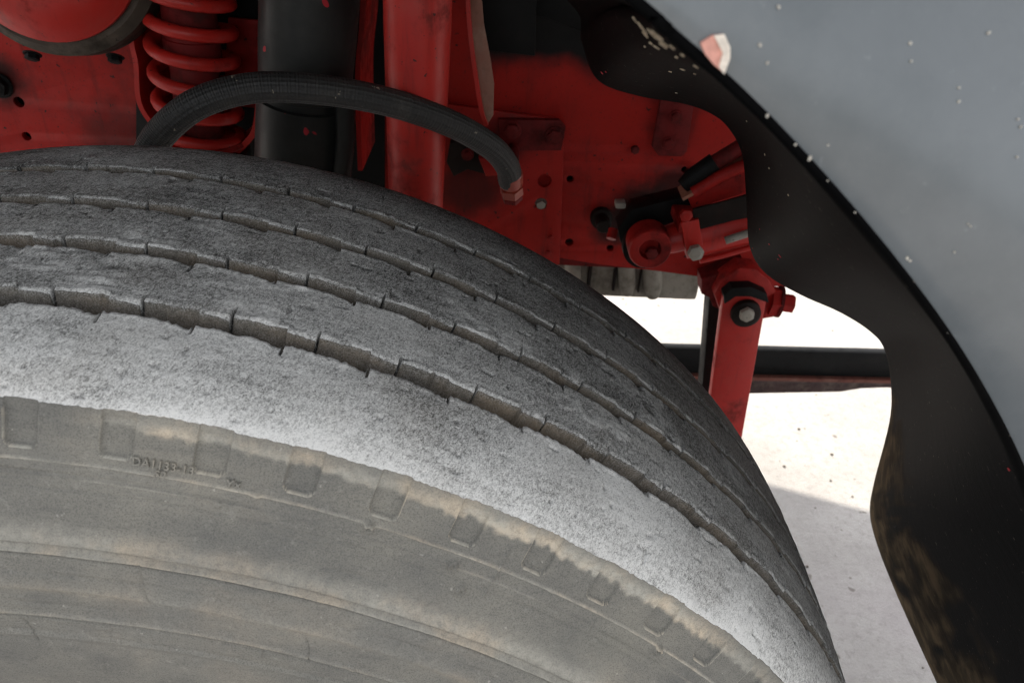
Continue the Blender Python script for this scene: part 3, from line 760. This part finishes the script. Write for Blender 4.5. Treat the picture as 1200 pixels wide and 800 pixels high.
link('hex_nut', lathe('hex_nut', [(.0, hr*.7), (.001, hr*1.0), (.011, hr*1.0), (.012, hr*.75)], f0+fd*.017, fd, 6), BRASS, hose)
link('hex_nut', lathe('hex_nut', [(.0, hr*.7), (.001, hr*.92), (.006, hr*.92), (.007, hr*.6), (.009, hr*.6)], f0+fd*.029, fd, 6), REDIRTY, hose)

link('adapter', tube('adapter', catmull([f0+fd*.030, f0+fd*.036+Vector((0, .004, 0)), f0+fd*.040+Vector((0, .03, 0)), f0+fd*.040+Vector((0, .20, 0))], 6), hr*.6, 18), REDIRTY, hose)
# ---- tilt ram and linkage in front of the frame
TY = .56
r0, r1 = P(742, 291, TY), P(925, 246, TY); ra = r1-r0; rl = ra.length; ra.normalize(); kk = ppm(800, 275, TY)
ram = part('ram', lathe('ram', [(0, 14/kk), (.03, 15/kk), (.045, 17/kk), (.056, 17/kk), (.057, 27/kk), (.075, 28/kk), (rl, 28/kk)], r0, ra, 36), RED2, 'red ram with a round pivot eye')
link('pivot_eye', lathe('pivot_eye', [(.010, .001), (.010, 11/kk), (.0005, 12.5/kk), (.0, 14/kk), (.0, 23/kk), (.002, 24.5/kk), (.028, 24.5/kk), (.03, 22/kk)], P(762, 293, TY-.035), (0, 1, 0), 40), RED, ram)
link('rubber_bush', lathe('rubber_bush', [(0, 19/kk), (.0, 27/kk), (.012, 27.5/kk), (.014, 20/kk)], P(757, 291, TY-.004), (0, 1, 0), 40), BLACK, ram)
bolt(763, 294, TY-.028, 7.5, REDIRTY, ram, h=.9, washer=False)
link('clamp', plate('clamp', [(799, 262), (818, 258), (823, 288), (816, 302), (806, 298)], TY-.034, .02), RED2, ram)
link('clamp', boxmesh('clamp', P(797, 258, TY-.03)-Vector((0, .0, .016)), P(812, 240, TY+.02)+Vector((0, 0, 0)), .002), RED, ram)
bolt(814, 293, TY-.036, 9.5, STEEL, ram, h=.9, washer=False); bolt(803, 250, TY-.034, 8, RED, ram, h=.8, washer=False)
link('rod', tube('rod', [P(820, 306, TY-.02), P(845, 300, TY-.02), P(900, 284, TY-.02)], 3.2/kk, 10), RED2, ram)
link('bleed_nipple', tube('bleed_nipple', [P(850, 282, TY-.035), P(880, 272, TY-.035)], 4.5/kk, 10), STEEL, ram)
link('gap_shade_bar', plate('gap_shade_bar', [(813, 246), (850, 237), (900, 222), (900, 250), (860, 258), (822, 268), (814, 262)], TY-.030, .004), GREASE_SHADE, ram)  # dark plate standing in for the shade between stay and ram
# dark pivot block behind
arm = part('lever', plate('lever', [(725, 268), (742, 246), (800, 232), (812, 236), (808, 252), (745, 278), (728, 284)], TY+.02, .03), BLACK, 'black greasy lever above the ram')
link('pivot_boss', lathe('pivot_boss', [(0, .001), (.0, .008), (.002, .0095), (.02, .0095), (.021, .014), (.07, .014)], P(708, 266, TY+.080), (-.05, 1, 0), 16), GREASE_SHADE, arm)
link('pin', lathe('pin', [(0, 3/kk), (0, 6/kk), (.012, 6/kk), (.012, 2/kk)], P(716, 280, TY+.02), (.2, .6, .7), 16), RED, arm)
link('spacer', boxmesh('spacer', P(721, 245, TY+.03)-Vector((.0, 0, .0)), P(733, 235, TY+.04)+Vector((0, .006, 0)), .002), STEEL, arm)
web = part('stay_bracket', plate('stay_bracket', [(806, 230), (872, 197), (900, 187), (900, 218), (812, 244)], TY-.005, .006), RED)
link('tan_edge', ribbon('tan_edge', [P(800, 234, TY-.012), P(840, 212, TY-.012), P(875, 195, TY-.012), P(900, 184, TY-.012)], Vector((0, .03, 0)), .0035), paint('tan_edge_paint', (.36, .16, .10), dirt_amt=.3, rough=.5), web)  # tan strip along the upper edge of the bracket
link('boot', tube('boot', [P(800, 218, TY), P(812, 208, TY), P(838, 190, TY)], [.008, 11/kk, 11/kk], 20), BLACK, web)
link('rod_end', tube('rod_end', [P(836, 192, TY), P(872, 170, TY), P(900, 155, TY)], 9/kk, 20), REDIRTY, web)
link('stay_rod', tube('stay_rod', [P(812, 226, TY-.01), P(845, 206, TY-.01), P(890, 186, TY-.01)], 7/kk, 14), RED, web)

# ---- link arm under the frame
LY = .60; kk = ppm(870, 365, LY)
la = part('link_arm', plate('link_arm', [(850, 350), (858, 343), (885, 343), (896, 352), (868, 510), (860, 560), (820, 560), (833, 480)], LY, .014, bev=.003), RED2, 'red hanging link arm with a domed bolt')
link('pivot_bolt', lathe('pivot_bolt', [(0, .012), (.001, 17.5/kk), (.008, 17/kk), (.010, 14/kk), (.010, 2/kk)], P(873, 365, LY-.0005), (0, -1, 0), 28), GREASE_SHADE, la)
bolt(874, 366, LY-.0105, 9, STEEL, la, h=.7, washer=False)
link('gap_shade_strip', plate('gap_shade_strip', [(849, 346), (858, 338), (880, 337), (898, 345), (900, 354), (880, 347), (862, 347), (850, 355)], LY-.004, .02), BLACK, la)  # black strip standing in for the dark gap at the bracket head
hb = part('hanger_bracket', plate('hanger_bracket', [(840, 345), (848, 330), (868, 316), (885, 318), (900, 330), (912, 352), (906, 370), (894, 372), (893, 352), (858, 346), (846, 362)], LY+.012, .03, bev=.003), RED, 'red hanger bracket bolted below the frame')
link('cross_nut', lathe('cross_nut', [(0, 18/kk), (.012, 18/kk), (.013, 11/kk), (.030, 11/kk), (.031, 6/kk)], P(902, 352, LY+.02), (1, -.12, -.05), 6), RED, hb)
link('washer', lathe('washer', [(0, 6/kk), (0, 19/kk), (.004, 19/kk), (.004, 6/kk)], P(911, 353, LY+.02), (1, -.12, -.05), 24), REDIRTY, hb)
link('gusset', plate('gusset', [(823, 328), (850, 318), (872, 312), (850, 340), (843, 362), (836, 358), (832, 348), (823, 344)], LY+.03, .03), REDIRTY, hb)
part('drop_arm', plate('drop_arm', [(833, 336), (866, 336), (860, 400), (848, 500), (818, 520), (828, 400)], LY+.05, .03), BLACK)

# ---- beam across behind, sump
bl = [(700, 410), (775, 410), (1060, 417), (1090, 418), (1090, 449), (1060, 447), (760, 442), (700, 442)]
beam = part('cross_beam', plate('cross_beam', bl, .90, .02, bev=.003), BLACK, 'black cross beam with a reddish lower edge')
link('lower_edge', plate('lower_edge', [(700, 444), (760, 444), (1090, 451), (1090, 456), (1040, 453), (1010, 454), (985, 458), (880, 460), (700, 458)], .895, .05, bev=.003), paint('rusty_dark_red', (.028, .007, .006), dirt=(.012, .009, .008), dirt_amt=.5, rough=.5, dust_amt=.2), beam)
link('leaf', plate('leaf', [(700, 440), (760, 440), (1090, 447), (1090, 450), (760, 443), (700, 443)], .885, .01, bev=.0008), paint('lit_leaf_edge', (.13, .045, .033), dirt=(.04, .02, .017), dirt_amt=.4, rough=.6, spec=.2), beam)  # light on the leaf edge is put into its tan-brown colour
sp = part('engine_sump', boxmesh('engine_sump', P(640, 345, .86), P(834, 270, .86)+Vector((0, .25, 0)), .006), ALU, 'dull cast aluminium sump behind the frame')
for (a, b_) in ((722, 341), (752, 343), (692, 341)):
    link('slot_shade', boxmesh('slot_shade', P(a-5, b_, .852), P(a+5, 292, .852)+Vector((0, .012, 0)), .001), GREASE_SHADE, sp)  # solid dark strips stand in for the shade between sump ribs
for (a, b_, w_) in ((672, 343, 9), (735, 343, 10), (765, 346, 11)):
    link('sump_rib', tube('sump_rib', [P(a-2, 290, .855), P(a, b_-8, .855), P(a, b_, .858)], [w_/730*1.1, w_/730, w_/730*.7], 14), ALU, sp)

# ------------------------------------------------------------------ paint chips
rng = random.Random(4)
def hit(bvh, px, py):
    d = Vector(ray(px, py)).normalized(); h = bvh.ray_cast(Vector(CAM), d)
    return h[0], (h[1] if h[1] is None or h[1].dot(d) < 0 else -h[1])
def flakes(name, bvh, spots, mat, par, lift=.0006, kind='stuff'):
    V, F = [], []
    for (px, py, rp) in spots:
        p, nrm = hit(bvh, px, py)
        if p is None: continue
        dist = (p-Vector(CAM)).length; r = rp*dist/FPX; a = nrm.orthogonal().normalized(); b = nrm.cross(a)
        n = 14 if rp > 3 else 8; c = len(V); ex = rng.uniform(.6, 1.2); w0 = rng.random()*6
        ring = [(r*rng.uniform(.55, 1.25)*math.cos(2*math.pi*k/n)*ex, r*rng.uniform(.55, 1.25)*math.sin(2*math.pi*k/n)) for k in range(n)]
        ring = [(x*math.cos(w0)-y*math.sin(w0), x*math.sin(w0)+y*math.cos(w0)) for x, y in ring]
        V.append(p+nrm*(lift+.0004)); V += [p+nrm*(lift+.0004)+a*x+b*y for x, y in ring]; V += [p-nrm*.001+a*x+b*y for x, y in ring]
        for k in range(n):
            k2 = (k+1) % n; F.append((c, c+1+k, c+1+k2)); F.append((c+1+k, c+1+n+k, c+1+n+k2, c+1+k2))
    bm = bmesh.new(); me = mesh(name, V, F); bm.from_mesh(me); bmesh.ops.recalc_face_normals(bm, faces=bm.faces); bm.to_mesh(me); bm.free()
    return link(name, me, mat, par, kind=kind)
flakes('chipped_paint', liner_bvh, [(a, b_, c*1.45) for a, b_, c in [(743, 10, 3), (747, 14, 4), (749, 19, 2.5), (756, 26, 4), (759, 30, 5), (761, 36, 3.5), (769, 34, 4), (772, 33, 3), (778, 38, 4), (780, 43, 4.5), (782, 48, 3.5), (774, 51, 3), (767, 46, 2), (792, 49, 2.2), (796, 61, 1.8), (804, 58, 2), (802, 77, 2), (819, 72, 2.4), (816, 82, 1.5), (787, 80, 1.4), (793, 106, 1.2), (759, 50, 1), (878, 140, 1.2), (905, 196, 1), (868, 330, 1), (928, 227, 1), (900, 180, 1)]], CHIP, liner, lift=.0016)
flakes('chipped_paint', liner_bvh, [(916, 298, 2.2), (904, 285, 1.5), (914, 302, 1.5), (884, 290, 1), (893, 268, 1), (708, 84, 2.2), (712, 82, 1.2), (1188, 548, 2.2)], CHIPR, liner, lift=.0016)
flakes('chipped_paint', panel_bvh, [(a, b_, c*.62) for a, b_, c in [(899, 135, 3.2), (949, 185, 5), (932, 169, 2), (970, 211, 2), (1002, 248, 3), (1107, 388, 6), (1063, 302, 3.5), (1066, 305, 2.5), (912, 9, 3.5), (890, 53, 3.5), (1066, 51, 2.6), (1067, 72, 2.4), (899, 74, 2.6), (1123, 119, 2.6), (1123, 103, 1.8), (1158, 39, 3.2), (1192, 140, 2), (1195, 149, 2), (1191, 184, 1.8), (1134, 262, 1.5), (1137, 265, 1.5), (1118, 295, 1.6), (970, 170, 1.4), (1040, 300, 2)]], CHIPG, panel, lift=.0001)
for (pts, mt) in (([(820, 50), (834, 41), (846, 40), (852, 52), (853, 68), (848, 84), (836, 74), (826, 62)], CHIPP), ([(834, 41), (846, 40), (853, 55), (853, 68), (848, 84), (842, 76), (845, 62), (838, 48)], CHIPW)):
    vv = []
    for off in (.0012 if mt is CHIPP else .0018, -.001):
        for (a, b_) in pts:
            p, nrm = hit(panel_bvh, a, b_)
            if p is None: p, nrm = hit(panel_bvh, a+8, b_-8)
            vv.append(p+nrm*off)
    n = len(pts); ff = [tuple(range(n)), tuple(range(2*n-1, n-1, -1))] + [(k, (k+1) % n, n+(k+1) % n, n+k) for k in range(n)]
    me = mesh('paint_chip', vv, ff); bm = bmesh.new(); bm.from_mesh(me); bmesh.ops.recalc_face_normals(bm, faces=bm.faces); bm.to_mesh(me); bm.free()
    link('paint_chip', me, mt, panel)

# ------------------------------------------------------------------ grit on the ground
peb = []
def G(px, py):
    d = ray(px, py); t = -CAM[2]/d[2]; return Vector(CAM+t*d)
V, F = [], []
for k in range(38):
    x, y = rng.uniform(.55, 1.3), rng.uniform(.25, 1.7); r = rng.uniform(.0012, .0038); c = len(V)
    bm = bmesh.new(); bmesh.ops.create_icosphere(bm, subdivisions=1, radius=r)
    for v in bm.verts: V.append(Vector((x, y, 0)) + Vector((v.co.x*rng.uniform(.8, 1.4), v.co.y*rng.uniform(.7, 1.2), v.co.z*.6+r*.35)))
    F += [tuple(c+v.index for v in f_.verts) for f_ in bm.faces]; bm.free()
link('grit', mesh('grit', V, F), flat('brown_grit', (.12, .095, .075)), None, 'scattered brown grit specks on the concrete', 'grit', 'stuff')
